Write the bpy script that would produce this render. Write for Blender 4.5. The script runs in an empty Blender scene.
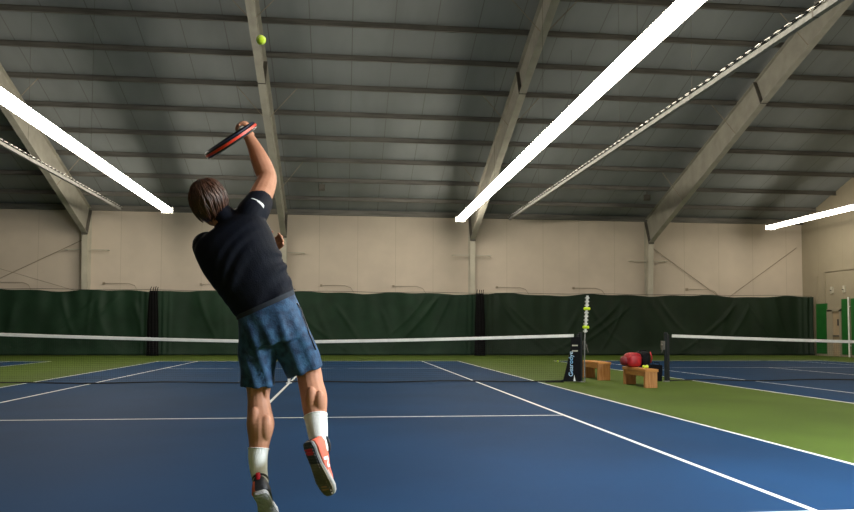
import bpy, bmesh, math, random
import numpy as np
from mathutils import Vector, Matrix, noise
random.seed(7)
PI = math.pi
S = bpy.context.scene
COL = S.collection

# ------------------------------------------------------------------ camera
CAM = Vector((1.12678, -16.25668, 1.11896)); YAW = .11166; PITCH = .045; ROLL = .00349
FPX = 749.83; SHP = 41.44
fw = Vector((math.sin(YAW)*math.cos(PITCH), math.cos(YAW)*math.cos(PITCH), math.sin(PITCH)))
r0 = Vector((math.cos(YAW), -math.sin(YAW), 0)); u0 = r0.cross(fw)
rt = r0*math.cos(ROLL)+u0*math.sin(ROLL); up = -r0*math.sin(ROLL)+u0*math.cos(ROLL)
cd = bpy.data.cameras.new('camera'); co = bpy.data.objects.new('camera', cd); COL.objects.link(co)
co.matrix_world = Matrix(((rt.x, up.x, -fw.x, CAM.x), (rt.y, up.y, -fw.y, CAM.y), (rt.z, up.z, -fw.z, CAM.z), (0, 0, 0, 1)))
cd.sensor_fit = 'HORIZONTAL'; cd.sensor_width = 36; cd.lens = FPX/854*36; cd.shift_y = SHP/854
cd.clip_end = 200
S.camera = co

def at(px, py, Y):
    """survey a point of the place: the ray of a photo pixel met with the plane at distance Y"""
    d = fw + rt*((px-427)/FPX) - up*((py-256-SHP)/FPX)
    return CAM + d*((Y-CAM.y)/d.y)

# ------------------------------------------------------------------ materials
def srgb(r, g, b):
    f = lambda c: (c/255/12.92) if c/255 <= .04045 else ((c/255+.055)/1.055)**2.4
    return (f(r), f(g), f(b), 1)

def mat(name, col, rough=.6, metal=0, var=.0, vscale=4, bump=0, bscale=40, spec=.5, stretch=None, emis=None, estr=0, col2=None):
    m = bpy.data.materials.new(name); m.use_nodes = True
    nt = m.node_tree; b = nt.nodes['Principled BSDF']
    b.inputs['Base Color'].default_value = col; b.inputs['Roughness'].default_value = rough
    b.inputs['Metallic'].default_value = metal; b.inputs['Specular IOR Level'].default_value = spec
    if emis:
        b.inputs['Emission Color'].default_value = emis; b.inputs['Emission Strength'].default_value = estr
    tc = nt.nodes.new('ShaderNodeTexCoord'); src = tc.outputs['Object']
    if stretch:
        mp = nt.nodes.new('ShaderNodeMapping'); mp.inputs['Scale'].default_value = stretch
        nt.links.new(src, mp.inputs['Vector']); src = mp.outputs['Vector']
    if var or col2:
        n = nt.nodes.new('ShaderNodeTexNoise'); n.inputs['Scale'].default_value = vscale; n.inputs['Detail'].default_value = 5
        nt.links.new(src, n.inputs['Vector'])
        mx = nt.nodes.new('ShaderNodeMix'); mx.data_type = 'RGBA'
        rp = nt.nodes.new('ShaderNodeMapRange'); rp.inputs['From Min'].default_value = .35; rp.inputs['From Max'].default_value = .65
        nt.links.new(n.outputs['Fac'], rp.inputs['Value']); nt.links.new(rp.outputs['Result'], mx.inputs['Factor'])
        c2 = col2 if col2 else tuple(min(1, c*(1+var)) for c in col[:3])+(1,)
        c1 = col if col2 else tuple(c*(1-var) for c in col[:3])+(1,)
        mx.inputs['A'].default_value = c1; mx.inputs['B'].default_value = c2
        nt.links.new(mx.outputs['Result'], b.inputs['Base Color'])
    if bump:
        n2 = nt.nodes.new('ShaderNodeTexNoise'); n2.inputs['Scale'].default_value = bscale; n2.inputs['Detail'].default_value = 4
        nt.links.new(src, n2.inputs['Vector'])
        bp = nt.nodes.new('ShaderNodeBump'); bp.inputs['Strength'].default_value = bump; bp.inputs['Distance'].default_value = .02
        nt.links.new(n2.outputs['Fac'], bp.inputs['Height']); nt.links.new(bp.outputs['Normal'], b.inputs['Normal'])
    return m

def seam_mat(name, col, axis, pitch, width, dark, rough=.7, var=.06, vscale=1.2, stretch=(1, 1, 1)):
    """painted sheet panels with joints every `pitch` metres along one axis"""
    m = mat(name, col, rough, var=var, vscale=vscale, stretch=stretch); nt = m.node_tree
    b = nt.nodes['Principled BSDF']
    tc = nt.nodes.new('ShaderNodeTexCoord'); sx = nt.nodes.new('ShaderNodeSeparateXYZ'); nt.links.new(tc.outputs['Object'], sx.inputs[0])
    pp = nt.nodes.new('ShaderNodeMath'); pp.operation = 'PINGPONG'; pp.inputs[1].default_value = pitch/2
    nt.links.new(sx.outputs[axis], pp.inputs[0])
    lt = nt.nodes.new('ShaderNodeMath'); lt.operation = 'LESS_THAN'; lt.inputs[1].default_value = width/2
    nt.links.new(pp.outputs[0], lt.inputs[0])
    mx = nt.nodes.new('ShaderNodeMix'); mx.data_type = 'RGBA'
    old = b.inputs['Base Color'].links[0].from_socket
    nt.links.new(lt.outputs[0], mx.inputs['Factor']); nt.links.new(old, mx.inputs['A']); mx.inputs['B'].default_value = dark
    nt.links.new(mx.outputs['Result'], b.inputs['Base Color'])
    return m

M = {}
M['blue'] = mat('court_blue', (.0068, .0365, .096, 1), .72, var=.12, vscale=.5, bump=.12, bscale=120, spec=.08)
M['green'] = mat('court_green', (.066, .105, .013, 1), .7, var=.10, vscale=.6, bump=.12, bscale=120, spec=.15)
M['line'] = mat('court_white_line', (.78, .78, .76, 1), .5, var=.05)
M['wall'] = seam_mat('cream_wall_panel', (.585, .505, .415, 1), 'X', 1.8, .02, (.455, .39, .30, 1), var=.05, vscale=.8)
M['wallside'] = seam_mat('cream_side_panel_shaded', (.30, .26, .185, 1), 'Y', 1.8, .02, (.255, .22, .155, 1), var=.05, vscale=.8)  # same cream as the back wall, with the side wall's shade in the colour
M['roof'] = seam_mat('roof_liner', (.205, .222, .226, 1), 'X', 1.36, .03, (.13, .133, .133, 1), var=.14, vscale=.5, stretch=(1, .35, .35))
M['purlin'] = mat('purlin_steel', (.145, .138, .122, 1), .6, var=.25, vscale=3, stretch=(.3, 3, 3))
M['steel'] = mat('cream_painted_steel', (.46, .43, .35, 1), .55, var=.08, vscale=2)
M['rafter'] = mat('greyed_rafter_paint', (.335, .32, .27, 1), .6, var=.10, vscale=2)
M['steeldark'] = mat('dark_steel', (.10, .09, .075, 1), .6, var=.2)
M['rod'] = mat('bracing_rod_steel', (.30, .25, .18, 1), .5, var=.15)
M['curtain'] = mat('green_vinyl_curtain', (.0105, .0310, .0158, 1), .6, var=.15, vscale=1.5, bump=.1, bscale=6, spec=.22)
M['curtain_dark'] = mat('black_green_vinyl_curtain', (.0085, .0205, .0100, 1), .6, var=.15, vscale=1.5, bump=.1, bscale=6, spec=.22)
M['housing'] = mat('white_housing', (.6, .6, .57, 1), .4, var=.04)
M['lens'] = mat('light_diffuser', (.9, .9, .88, 1), .4, emis=(1, .91, .76, 1), estr=20, var=.01)
M['lens_side'] = mat('light_diffuser_side', (.9, .9, .88, 1), .4, emis=(1, .91, .76, 1), estr=58, var=.01)
M['lens_dim'] = mat('light_diffuser_dim', (.9, .9, .88, 1), .4, emis=(1, .91, .76, 1), estr=14, var=.01)  # right strip only: emission lowered so the right wall and roof stay dark
M['lens_dim_side'] = mat('light_diffuser_dim_side', (.9, .9, .88, 1), .4, emis=(1, .91, .76, 1), estr=26, var=.01)
M['galv'] = mat('galvanised_steel', (.22, .22, .205, 1), .5, metal=.3, var=.15, vscale=12)
M['chain'] = mat('bright_chain_link', (.46, .45, .42, 1), .4, metal=.4, var=.1)
M['black'] = mat('black_fabric', (.0040, .0042, .0055, 1), .75, var=.2, vscale=20, bump=.2, bscale=80, spec=.15)
M['netcord'] = mat('black_net_cord', (.010, .010, .012, 1), .8, var=.1)
M['tape'] = mat('white_net_tape', (.72, .71, .68, 1), .65, var=.06, vscale=8)
M['post'] = mat('dark_green_post_paint', (.0085, .012, .012, 1), .5, var=.15, spec=.25)
M['wood'] = mat('bench_pine', (.42, .165, .030, 1), .55, col2=(.54, .24, .055, 1), vscale=3, stretch=(18, 1.2, 18), bump=.1)
M['woodend'] = mat('bench_pine_upright', (.50, .225, .065, 1), .55, col2=(.36, .14, .032, 1), vscale=3, stretch=(16, 16, 1.2), bump=.1)
M['red'] = mat('red_nylon', (.36, .007, .014, 1), .5, var=.15, vscale=15, bump=.2, bscale=60)
M['reddark'] = mat('dark_red_nylon', (.16, .006, .012, 1), .55, var=.15, vscale=15, bump=.2, bscale=60)
M['felt'] = mat('yellow_tennis_felt', (.66, .86, .03, 1), .9, var=.08, vscale=60, bump=.5, bscale=300)
M['seamw'] = mat('ball_seam', (.75, .80, .55, 1), .7, var=.05)
M['greenpanel'] = mat('bright_green_pad', (.006, .105, .012, 1), .6, var=.1)
M['door'] = mat('beige_door_paint', (.36, .275, .175, 1), .5, var=.05)
M['white'] = mat('white_paint', (.72, .72, .68, 1), .5, var=.05)
M['skin'] = mat('skin', (.45, .200, .118, 1), .55, col2=(.53, .255, .160, 1), vscale=14, bump=.06, bscale=90, spec=.28)
M['shirt'] = mat('navy_black_jersey', (.0019, .0034, .0098, 1), .7, var=.2, vscale=12, bump=.15, bscale=160, spec=.18)
M['shorts'] = mat('blue_camo_shorts', (.010, .028, .072, 1), .66, col2=(.034, .098, .20, 1), vscale=22, bump=.2, bscale=120, spec=.35)
M['waist'] = mat('grey_waistband', (.012, .018, .030, 1), .8, var=.2, vscale=30)
M['sock'] = mat('white_ribbed_sock', (.80, .80, .78, 1), .8, var=.05, vscale=30, stretch=(6, 6, .4), bump=.3, bscale=50)
M['hair'] = mat('brown_hair', (.036, .0145, .0085, 1), .45, col2=(.092, .037, .021, 1), vscale=26, stretch=(3, 3, .6), spec=.5)
M['coral'] = mat('coral_shoe_upper', (.80, .15, .085, 1), .55, var=.1, vscale=30, bump=.2, bscale=200)
M['shoeblack'] = mat('charcoal_shoe_upper', (.022, .022, .030, 1), .5, var=.25, vscale=30, bump=.2, bscale=200)
M['solegrey'] = mat('grey_rubber_outsole', (.33, .32, .33, 1), .6, var=.12, vscale=40, bump=.4, bscale=120)
M['solebrown'] = mat('olive_grey_rubber_outsole', (.15, .125, .085, 1), .6, var=.2, vscale=20, bump=.4, bscale=120)
M['midsole'] = mat('pale_midsole', (.42, .40, .39, 1), .6, var=.05)
M['redlining'] = mat('red_collar_lining', (.60, .012, .035, 1), .6, var=.1)
M['racketblack'] = mat('black_racket_frame', (.012, .013, .020, 1), .3, var=.1)
M['racketred'] = mat('red_racket_bumper', (.80, .055, .028, 1), .35, var=.08)
M['racketblue'] = mat('blue_black_racket_edge', (.02, .03, .09, 1), .35, var=.08)
M['string'] = mat('grey_string', (.25, .25, .27, 1), .4, var=.05)
M['bunch'] = mat('black_bunched_vinyl', (.0040, .0040, .0042, 1), .8, var=.2, vscale=5, spec=.08)
M['grip'] = mat('pale_grip_tape', (.45, .43, .40, 1), .7, var=.1, vscale=40)
M['eye'] = mat('eyeball', (.8, .8, .78, 1), .2, var=.02)
M['iris'] = mat('iris_brown', (.05, .03, .02, 1), .2, var=.02)
M['lip'] = mat('lip', (.38, .14, .11, 1), .5, var=.05)
M['textblue'] = mat('light_blue_print', (.20, .55, .95, 1), .5, col2=(.72, .82, .90, 1), vscale=3)
M['logo'] = mat('white_print', (.80, .80, .80, 1), .5, var=.03)
M['sign'] = mat('dark_sign_plate', (.02, .02, .022, 1), .4, var=.1)

# ------------------------------------------------------------------ mesh builder
class MB:
    def __init__(s): s.v = []; s.f = []; s.m = []
    def add(s, vs, fs, mi=0):
        o = len(s.v); s.v += [tuple(v) for v in vs]; s.f += [tuple(i+o for i in f) for f in fs]; s.m += [mi]*len(fs)
    def box(s, a, b, mi=0, mtx=None):
        (x0, y0, z0), (x1, y1, z1) = a, b
        vs = [Vector(p) for p in ((x0,y0,z0),(x1,y0,z0),(x1,y1,z0),(x0,y1,z0),(x0,y0,z1),(x1,y0,z1),(x1,y1,z1),(x0,y1,z1))]
        if mtx: vs = [mtx @ v for v in vs]
        s.add(vs, [(0,3,2,1),(4,5,6,7),(0,1,5,4),(1,2,6,5),(2,3,7,6),(3,0,4,7)], mi)
    def rings(s, rs, cap=True, mi=0):
        n = len(rs[0]); vs = [p for r in rs for p in r]; fs = []
        for i in range(len(rs)-1):
            for j in range(n):
                k = (j+1) % n
                fs.append((i*n+j, i*n+k, (i+1)*n+k, (i+1)*n+j))
        if cap:
            fs.append(tuple(reversed(range(n)))); fs.append(tuple(range((len(rs)-1)*n, len(rs)*n)))
        s.add(vs, fs, mi)
    def tube(s, pts, r, n=8, cap=True, mi=0, ref=None, flat=1.0, round_ends=False):
        """tapered tube along points; r a number or one per point"""
        pts = [Vector(p) for p in pts]; rad = r if isinstance(r, (list, tuple)) else [r]*len(pts)
        rad = list(rad)
        if round_ends:
            d0 = (pts[0]-pts[1]).normalized(); d1 = (pts[-1]-pts[-2]).normalized(); a, b = rad[0], rad[-1]
            pts = [pts[0]+d0*a*k for k in (.98, .8, .45)]+pts+[pts[-1]+d1*b*k for k in (.45, .8, .98)]
            rad = [a*.2, a*.6, a*.89]+rad+[b*.89, b*.6, b*.2]
        rs = []; A = None
        for i, p in enumerate(pts):
            t = (pts[min(i+1, len(pts)-1)]-pts[max(i-1, 0)]).normalized()
            if A is None:
                q = Vector(ref) if ref else (Vector((0, 0, 1)) if abs(t.z) < .9 else Vector((1, 0, 0)))
                A = q-t*q.dot(t)
            else: A = A-t*A.dot(t)
            A.normalize(); B = t.cross(A)
            rs.append([p+(A*math.cos(2*PI*k/n)+B*math.sin(2*PI*k/n)*flat)*rad[i] for k in range(n)])
        s.rings(rs, cap, mi)
    def ell(s, c, ax, n=16, m=10, mi=0):
        """ellipsoid with three axis vectors"""
        c = Vector(c); a, b, d = [Vector(x) for x in ax]; rs = []
        for i in range(m+1):
            t = PI*(i+.0)/m; t = min(max(t, .06), PI-.06)
            rs.append([c+(a*math.cos(2*PI*k/n)+b*math.sin(2*PI*k/n))*math.sin(t)-d*math.cos(t) for k in range(n)])
        s.rings(rs, True, mi)
    def secs(s, sec, n=24, e=2.0, mi=0, cap=True):
        """loft through (center, A, B) sections, super-elliptical"""
        rs = []
        for c, A, B in sec:
            c, A, B = Vector(c), Vector(A), Vector(B); r = []
            for k in range(n):
                a = 2*PI*k/n; x, y = math.cos(a), math.sin(a)
                r.append(c+A*math.copysign(abs(x)**(2/e), x)+B*math.copysign(abs(y)**(2/e), y))
            rs.append(r)
        s.rings(rs, cap, mi)
    def mesh(s, name):
        me = bpy.data.meshes.new(name); me.from_pydata(s.v, [], s.f); me.update()
        for p, i in zip(me.polygons, s.m): p.material_index = i
        bm = bmesh.new(); bm.from_mesh(me); bmesh.ops.recalc_face_normals(bm, faces=bm.faces); bm.to_mesh(me); bm.free()
        return me
    def build(s, name, mats, parent=None, smooth=False, bevel=0, loc=None):
        return link(name, s.mesh(name), mats, parent, smooth, bevel, loc)

def link(name, me, mats, parent=None, smooth=False, bevel=0, loc=None):
    o = bpy.data.objects.new(name, me); COL.objects.link(o)
    for m in (mats if isinstance(mats, (list, tuple)) else [mats]): me.materials.append(M[m] if isinstance(m, str) else m)
    if smooth:
        for p in me.polygons: p.use_smooth = True
    if bevel:
        b = o.modifiers.new('bevel', 'BEVEL'); b.width = bevel; b.segments = 2; b.limit_method = 'ANGLE'
    if parent: o.parent = parent
    if loc is not None: o.location = loc
    return o

def baked(mb, voxel, it=4, fac=.5):
    """fuse overlapping solids into one continuous smooth surface"""
    me = mb.mesh('fuse'); o = bpy.data.objects.new('fuse', me); COL.objects.link(o)
    r = o.modifiers.new('r', 'REMESH'); r.mode = 'VOXEL'; r.voxel_size = voxel
    if it:
        sm = o.modifiers.new('s', 'SMOOTH'); sm.factor = fac; sm.iterations = it
    bpy.context.view_layer.update()
    out = bpy.data.meshes.new_from_object(o.evaluated_get(bpy.context.evaluated_depsgraph_get()))
    bpy.data.objects.remove(o); return out

def thing(name, label, cat, loc=(0, 0, 0), group=None):
    o = bpy.data.objects.new(name, None); COL.objects.link(o); o.location = loc; o.empty_display_size = .1
    return tag(o, label, cat, group)
def tag(o, label, cat, group=None, kind=None):
    o['label'] = label; o['category'] = cat
    if group: o['group'] = group
    if kind: o['kind'] = kind
    return o
def struct(o, group=None):
    o['kind'] = 'structure'
    if group: o['group'] = group
    return o
def copy_tree(o, parent=None):
    c = o.copy(); COL.objects.link(c)
    if parent: c.parent = parent
    for ch in [x for x in COL.objects if x.parent == o]: copy_tree(ch, c)
    return c

# ------------------------------------------------------------------ the hall
WY, WX, FY = 19.3, 24.25, -19.3
SL = .357
def zr(Y): return 7.26+SL*(18.1-abs(Y))          # underside of the roof sheet

# floor: one slab with the three courts painted on it
xs = {-WX, WX}; ys = {FY, WY}
CENT = (-14.65, 0., 14.65); L = .05
for c in CENT:
    for s in (-1, 1):
        xs |= {c+s*5.485, c+s*5.435, c+s*4.115, c+s*4.065, c+s*.025}
for s in (-1, 1):
    ys |= {s*11.885, s*11.785, s*6.425, s*6.375, s*11.685}
xs = sorted(xs); ys = sorted(ys)
def paint(x, y):
    for c in CENT:
        d = abs(x-c); e = abs(y)
        if d < 5.485 and e < 11.885:
            if d > 5.435 or e > 11.785 or 4.065 < d < 4.115: return 2
            if d < 4.065 and 6.375 < e < 6.425: return 2
            if d < .025 and (e < 6.375 or e > 11.685): return 2
            return 0
    return 1
mb = MB()
n = len(xs)
mb.v = [(x, y, 0) for y in ys for x in xs]
for j in range(len(ys)-1):
    for i in range(n-1):
        mb.f.append((j*n+i, j*n+i+1, (j+1)*n+i+1, (j+1)*n+i)); mb.m.append(paint((xs[i]+xs[i+1])/2, (ys[j]+ys[j+1])/2))
struct(mb.build('floor', ['blue', 'green', 'line']))

mb = MB(); mb.box((-WX, WY, 0), (WX, WY+.2, zr(WY)+.2)); struct(mb.build('wall_back', 'wall'))
mb = MB(); mb.box((-WX, FY-.2, 0), (WX, FY, zr(WY)+.2)); struct(mb.build('wall_front', 'wall'))
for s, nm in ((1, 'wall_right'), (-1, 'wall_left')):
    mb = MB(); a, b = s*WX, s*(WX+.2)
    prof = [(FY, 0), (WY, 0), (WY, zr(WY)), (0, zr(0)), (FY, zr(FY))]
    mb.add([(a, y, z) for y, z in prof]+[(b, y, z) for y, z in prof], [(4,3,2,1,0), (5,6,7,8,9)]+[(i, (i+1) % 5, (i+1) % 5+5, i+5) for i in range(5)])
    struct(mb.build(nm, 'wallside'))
mb = MB(); t = .12
prof = [(WY+.2, zr(WY)-.07), (0, zr(0)), (FY-.2, zr(FY)-.07), (FY-.2, zr(FY)+t), (0, zr(0)+t), (WY+.2, zr(WY)+t)]
mb.add([(-WX, y, z) for y, z in prof]+[(WX, y, z) for y, z in prof], [(0,1,4,5), (1,2,3,4), (6,11,10,7), (7,10,9,8)]+[(i, i+6, (i+1) % 6+6, (i+1) % 6) for i in range(6)])
struct(mb.build('ceiling', 'roof'))

# roof purlins, one steel section each
for k in range(12):
    Y = 18.1-1.513*k; z = zr(Y)
    mb = MB()
    mb.box((-WX, Y-.012, z-.20), (WX, Y+.012, z))
    mb.box((-WX, Y-.075, z-.20), (WX, Y+.012, z-.185)); mb.box((-WX, Y-.012, z-.03), (WX, Y+.075, z-.012))
    struct(mb.build('roof_beam', 'purlin'), 'purlins under the roof')
mb = MB(); mb.box((-WX, WY-.16, zr(WY)-.26), (WX, WY-.002, zr(WY)-.02)); struct(mb.build('roof_beam', 'purlin'), 'purlins under the roof')

# portal frames: tapered column, deep knee, tapered rafter
FX = (-19.3, -10.42, -1.62, 7.23, 16.05)
def ztop(Y): return zr(Y)-.21
def zbot(Y): return 5.47+.385*(18.75-Y) if Y > 8 else 5.47+.385*10.75+SL*(8-Y)
for X in FX:
    mb = MB(); w = .125
    # column: web and two flanges
    pr = [(19.0, 0), (19.28, 0), (19.28, 6.55), (18.75, 5.47)]
    mb.add([(X-.01, y, z) for y, z in pr]+[(X+.01, y, z) for y, z in pr], [(0,1,2,3), (7,6,5,4)]+[(i, i+4, (i+1) % 4+4, (i+1) % 4) for i in range(4)])
    for (a, b) in (((19.0, 0), (18.75, 5.47)), ((19.28, 0), (19.28, 6.5))):
        mb.add([(X+sx*w, y+dy, z) for y, z in (a, b) for dy in (-.012, .012) for sx in (-1, 1)], [(0,1,3,2), (4,6,7,5), (0,2,6,4), (1,5,7,3), (0,4,5,1), (2,3,7,6)])
    struct(mb.build('column', 'steel'), 'wall columns')
    mb = MB()
    Ys = [18.75, 16, 13, 10, 8.02, 8, 5, 2, 0]
    bot = [(y, zbot(y)) for y in Ys]; top = [(19.25, ztop(19.25))]+[(y, ztop(y)) for y in Ys]
    pr = bot+top[::-1]; q = len(pr)
    mb.add([(X-.01, y, z) for y, z in pr]+[(X+.01, y, z) for y, z in pr], [tuple(range(q)), tuple(range(2*q-1, q-1, -1))]+[(i, i+q, (i+1) % q+q, (i+1) % q) for i in range(q)])
    for line, dz in ((bot, .02), (top, -.02)):
        rs = [[(X-w, y, z), (X+w, y, z), (X+w, y, z+dz), (X-w, y, z+dz)] for y, z in line]; mb.rings(rs)
    rf = struct(mb.build('rafter_beam', 'rafter'), 'sloping roof rafters')
    # bolted end plates at the knee and at the splice
    mb = MB(); rs = [[(X-w-.01, y, z), (X+w+.01, y, z), (X+w+.01, y-.05, z), (X-w-.01, y-.05, z)] for y, z in ((18.73, 5.40), (19.27, 6.62))]; mb.rings(rs)
    rs = [[(X-w-.01, y-.02, z), (X+w+.01, y-.02, z), (X+w+.01, y+.02, z), (X-w-.01, y+.02, z)] for y, z in ((8.75, zbot(8.75)-.02), (9.2, ztop(9.2)))]; mb.rings(rs)
    struct(mb.build('plate', 'steeldark', rf))
    mb = MB()
    for k in (2, 5, 8):
        Y = 18.1-1.513*k
        for s in (-1, 1): mb.tube([(X+s*w*.8, Y, zbot(Y)+.05), (X+s*1.05, Y, zr(Y)-.19)], .011, 5)
    struct(mb.build('brace', 'rod', rf))

# horizontal girts behind the curtain head, and the rods of the wall bracing
def rod(a, b, label, r=.016, m='rod', name='bracing_rod', grp=None):
    mb = MB(); mb.tube([a, b], r, 6); o = mb.build(name, m); tag(o, label, 'steel rod', grp); return o
rod((16.15, 19.24, 5.4), (23.9, 19.24, .02), 'thin steel bracing rod falling rightwards from knee of fourth column on back wall')
rod((23.95, 19.28, 5.4), (16.2, 19.28, .02), 'thin steel bracing rod falling leftwards from the right corner of the back wall')
rod((-10.5, 19.22, 5.3), (-18.9, 19.22, 1.0), 'thin steel bracing rod falling leftwards from knee of leftmost column on back wall')
rod((-19.1, 19.29, 5.3), (-10.6, 19.29, 2.8), 'slack thin rod falling rightwards towards leftmost column on back wall', .010)
for X, nm in ((-10.42, 'leftmost'), (-1.62, 'second'), (7.23, 'third'), (16.05, 'fourth')):
    mb = MB(); z = 4.75 if X < 10 else 4.6
    mb.box((X-.95, 18.98, z-.02), (X+.95, 19.02, z+.02)); mb.box((X-.93, 19.0, z-.02), (X-.89, 19.29, z+.02)); mb.box((X+.89, 19.0, z-.02), (X+.93, 19.29, z+.02))
    tag(mb.build('wall_bracket', 'steel'), 'short horizontal steel bar across the %s column from the left on back wall' % nm, 'bracket', 'bars across the columns')

# curtain brackets: flat arms with a drooping hook above the curtain
for i, X in enumerate((-13.2, -8.6, -4.3, 1.2, 4.6, 9.6, 13.4, 19.2)):
    mb = MB(); mb.tube([(X-1.1, 19.24, 3.25), (X, 19.2, 3.25), (X+.28, 19.15, 3.15), (X+.42, 19.05, 2.93)], .012, 6)
    mb.box((X-1.15, 19.22, 3.2), (X-1.05, 19.3, 3.3))
    tag(mb.build('curtain_bracket', 'rod'), 'thin hooked bar fixed to the cream back wall just above the curtain top', 'bracket', 'hooked bars above the back curtain')

# ------------------------------------------------------------------ the green back curtains
def curtain(x0, x1, folds, m, label, seed, Yc=18.35):
    rnd = random.Random(seed)
    nx = int((x1-x0)/.05); nz = 46; H = 2.87
    vs = []
    for j in range(nz+1):
        for i in range(nx+1):
            x = x0+(x1-x0)*i/nx; v = j/nz
            sag = .035*math.sin(x*1.3+seed)+.025*math.sin(x*3.1+seed*2)+.05*noise.noise(Vector((x*.5, seed, 0)))
            z = .03+v*(H+sag-.03)
            d = .05*math.sin(x*2.1+seed)*v+.025*math.sin(x*7.3+.8*math.sin(z*1.5+x))*(.3+.7*v)
            d += .10*noise.noise(Vector((x*.8, z*.5, seed)))
            for (fx, k, wd, amp, top, bend) in folds:
                dep = top-z
                if dep > 0:
                    c = fx+k*dep+bend*dep*dep
                    d -= amp*.5*math.exp(-((x-c)/(wd*1.5))**2)*min(1, dep*2)*max(0, 1-dep/3.2)
            for xe in (x0, x1):                                   # gathered ends
                e = max(0, 1-abs(x-xe)/.7)
                d += -.07*e*math.sin(abs(x-xe)*26)-.12*e
            if z < .5: d -= .10*(1-z/.5)**2*math.sin(x*1.1+seed)**2 # hem dragging on the floor
            vs.append((x, Yc+d, z))
    fs = [(j*(nx+1)+i, j*(nx+1)+i+1, (j+1)*(nx+1)+i+1, (j+1)*(nx+1)+i) for j in range(nz) for i in range(nx)]
    mb = MB(); mb.add(vs, fs); o = mb.build('back_curtain', m, smooth=True)
    sm = o.modifiers.new('thick', 'SOLIDIFY'); sm.thickness = .012
    tag(o, label, 'curtain', 'green back curtains'); return o
def rf_(seed, x0, x1, n):
    r = random.Random(seed); return [(r.uniform(x0, x1), r.choice((-1, 1))*r.uniform(.15, .8), r.uniform(.05, .12), r.uniform(.06, .14), r.uniform(2.3, 2.95), r.uniform(-.1, .25)) for _ in range(n)]
curtain(-21.5, -7.25, [(-8.6, -.9, .08, .16, 2.8, -.1), (-9.6, -.75, .07, .14, 2.7, -.25), (-9.9, -.1, .07, .10, 2.9, 0), (-8.1, .25, .08, .16, 2.5, 0), (-11.2, .1, .08, .1, 2.8, .1)]+rf_(1, -16, -9, 6), 'curtain', 'dark green vinyl curtain along back wall, left one, ending at first dark gap', 1)
curtain(-7.1, 7.35, [(-5.3, .15, .07, .12, 2.9, .1), (-4.2, .05, .07, .10, 2.9, 0), (5.6, -.6, .09, .17, 2.9, -.1), (6.1, -.35, .07, .14, 2.9, -.05), (6.5, -.12, .07, .12, 2.9, 0), (4.9, -.5, .08, .12, 2.8, -.2)]+rf_(2, -3, 5, 7), 'curtain', 'dark green vinyl curtain behind the player between the two dark gaps', 2)
curtain(7.5, 24.08, [(8.3, .5, .09, .18, 2.9, .15), (8.7, .75, .08, .14, 2.6, .2), (14.4, -.7, .09, .16, 2.7, -.25), (14.9, -.9, .08, .13, 2.5, -.2), (12.6, .35, .08, .12, 2.8, .2), (16.2, .55, .08, .12, 2.8, .15), (20.2, -.7, .09, .14, 2.6, -.2), (20.9, -.4, .08, .12, 2.6, -.1)]+rf_(3, 9, 23, 6), 'curtain_dark', 'blackish green vinyl curtain behind the wooden benches, reaching the right wall', 3)
mb = MB(); mb.tube([(-21.5+i*1.15, 18.56, 2.93+.02*math.sin(i*1.7)) for i in range(41)], .012, 6)
tag(mb.build('curtain_cable', 'steeldark'), 'thin steel cable strung along the top of the green back curtains', 'cable')
# loose tie cords where the curtains meet
for X, lb in ((-7.18, 'left'), (7.42, 'right')):
    mb = MB(); rs = []
    for z in (.0, .15, .5, 1.0, 1.5, 2.0, 2.4, 2.7, 2.86):
        k = 1-.28*max(0, z-1.6)/1.26+.10*max(0, .5-z)
        rs.append([(X+.22*k*math.cos(a)*(1+.14*math.cos(9*a+z)), 17.93+.15*k*math.sin(a)*(1+.14*math.cos(9*a+z)), z) for a in [2*PI*i/72 for i in range(72)]])
    mb.rings(rs); g_ = mb.build('gathered_curtain', 'bunch', smooth=True)
    tag(g_, 'black bunched curtain standing in the %s dark gap between two green back curtains' % lb, 'curtain', 'black curtain bunches')
    mb = MB()
    for dx in (-.14, -.03, .06, .15): mb.tube([(X+dx, 17.93, 2.80), (X+dx+.01, 17.95, 2.95), (X+dx+.03, 18.0, 3.02+.06*random.random())], .018, 5)
    mb.build('ties', 'bunch', g_)

# ------------------------------------------------------------------ strip lights and divider rails
def strip_light(X, y0, y1, z, w, label, lens=('lens', 'lens_side')):
    t = thing('ceiling_light', label, 'light', (X, y1, z), 'long ceiling lights'); h = w/2
    ln = y1-y0
    mb = MB(); sec = [(-h*.96, .10), (h*.96, .10), (h*.6, .17), (-h*.6, .17)]
    mb.rings([[(x, y, q) for x, q in sec] for y in (-ln, 0)]); mb.build('housing', 'housing', t)
    mb = MB(); sec = [(-h, .099), (h, .099), (h*.90, -.02), (-h*.90, -.02)]
    mb.rings([[(x, y, q) for x, q in sec] for y in (-ln+.03, -.03)]); mb.m = [0, 1, 0, 1, 0, 0]; mb.build('diffuser', list(lens), t)
    for y in (-ln, 0):
        mb = MB(); mb.box((-h-.045, y-.015, -.075), (h+.045, y+.015, .175)); mb.build('end_cap', 'housing', t)
    k = int(ln//5)
    for i in range(k):
        y = -1.2-i*(ln-2.4)/max(1, k-1)
        mb = MB(); mb.tube([(0, y, .17), (0, y, zr(y1+y)-z-.01)], .004, 5); mb.build('hanger', 'steeldark', t)
    return t
strip_light(6.38, -17.5, 17.1, 6.14, .35, 'long glowing strip light hanging over right side of the player court, brightest and longest')
strip_light(-6.34, -3.0, 16.5, 6.18, .38, 'long glowing strip light hanging over left side of the player court')
strip_light(21.55, -17.5, 17.6, 6.13, .42, 'glowing strip light hanging beside the right wall above the door', ('lens_dim', 'lens_dim_side'))

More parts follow.
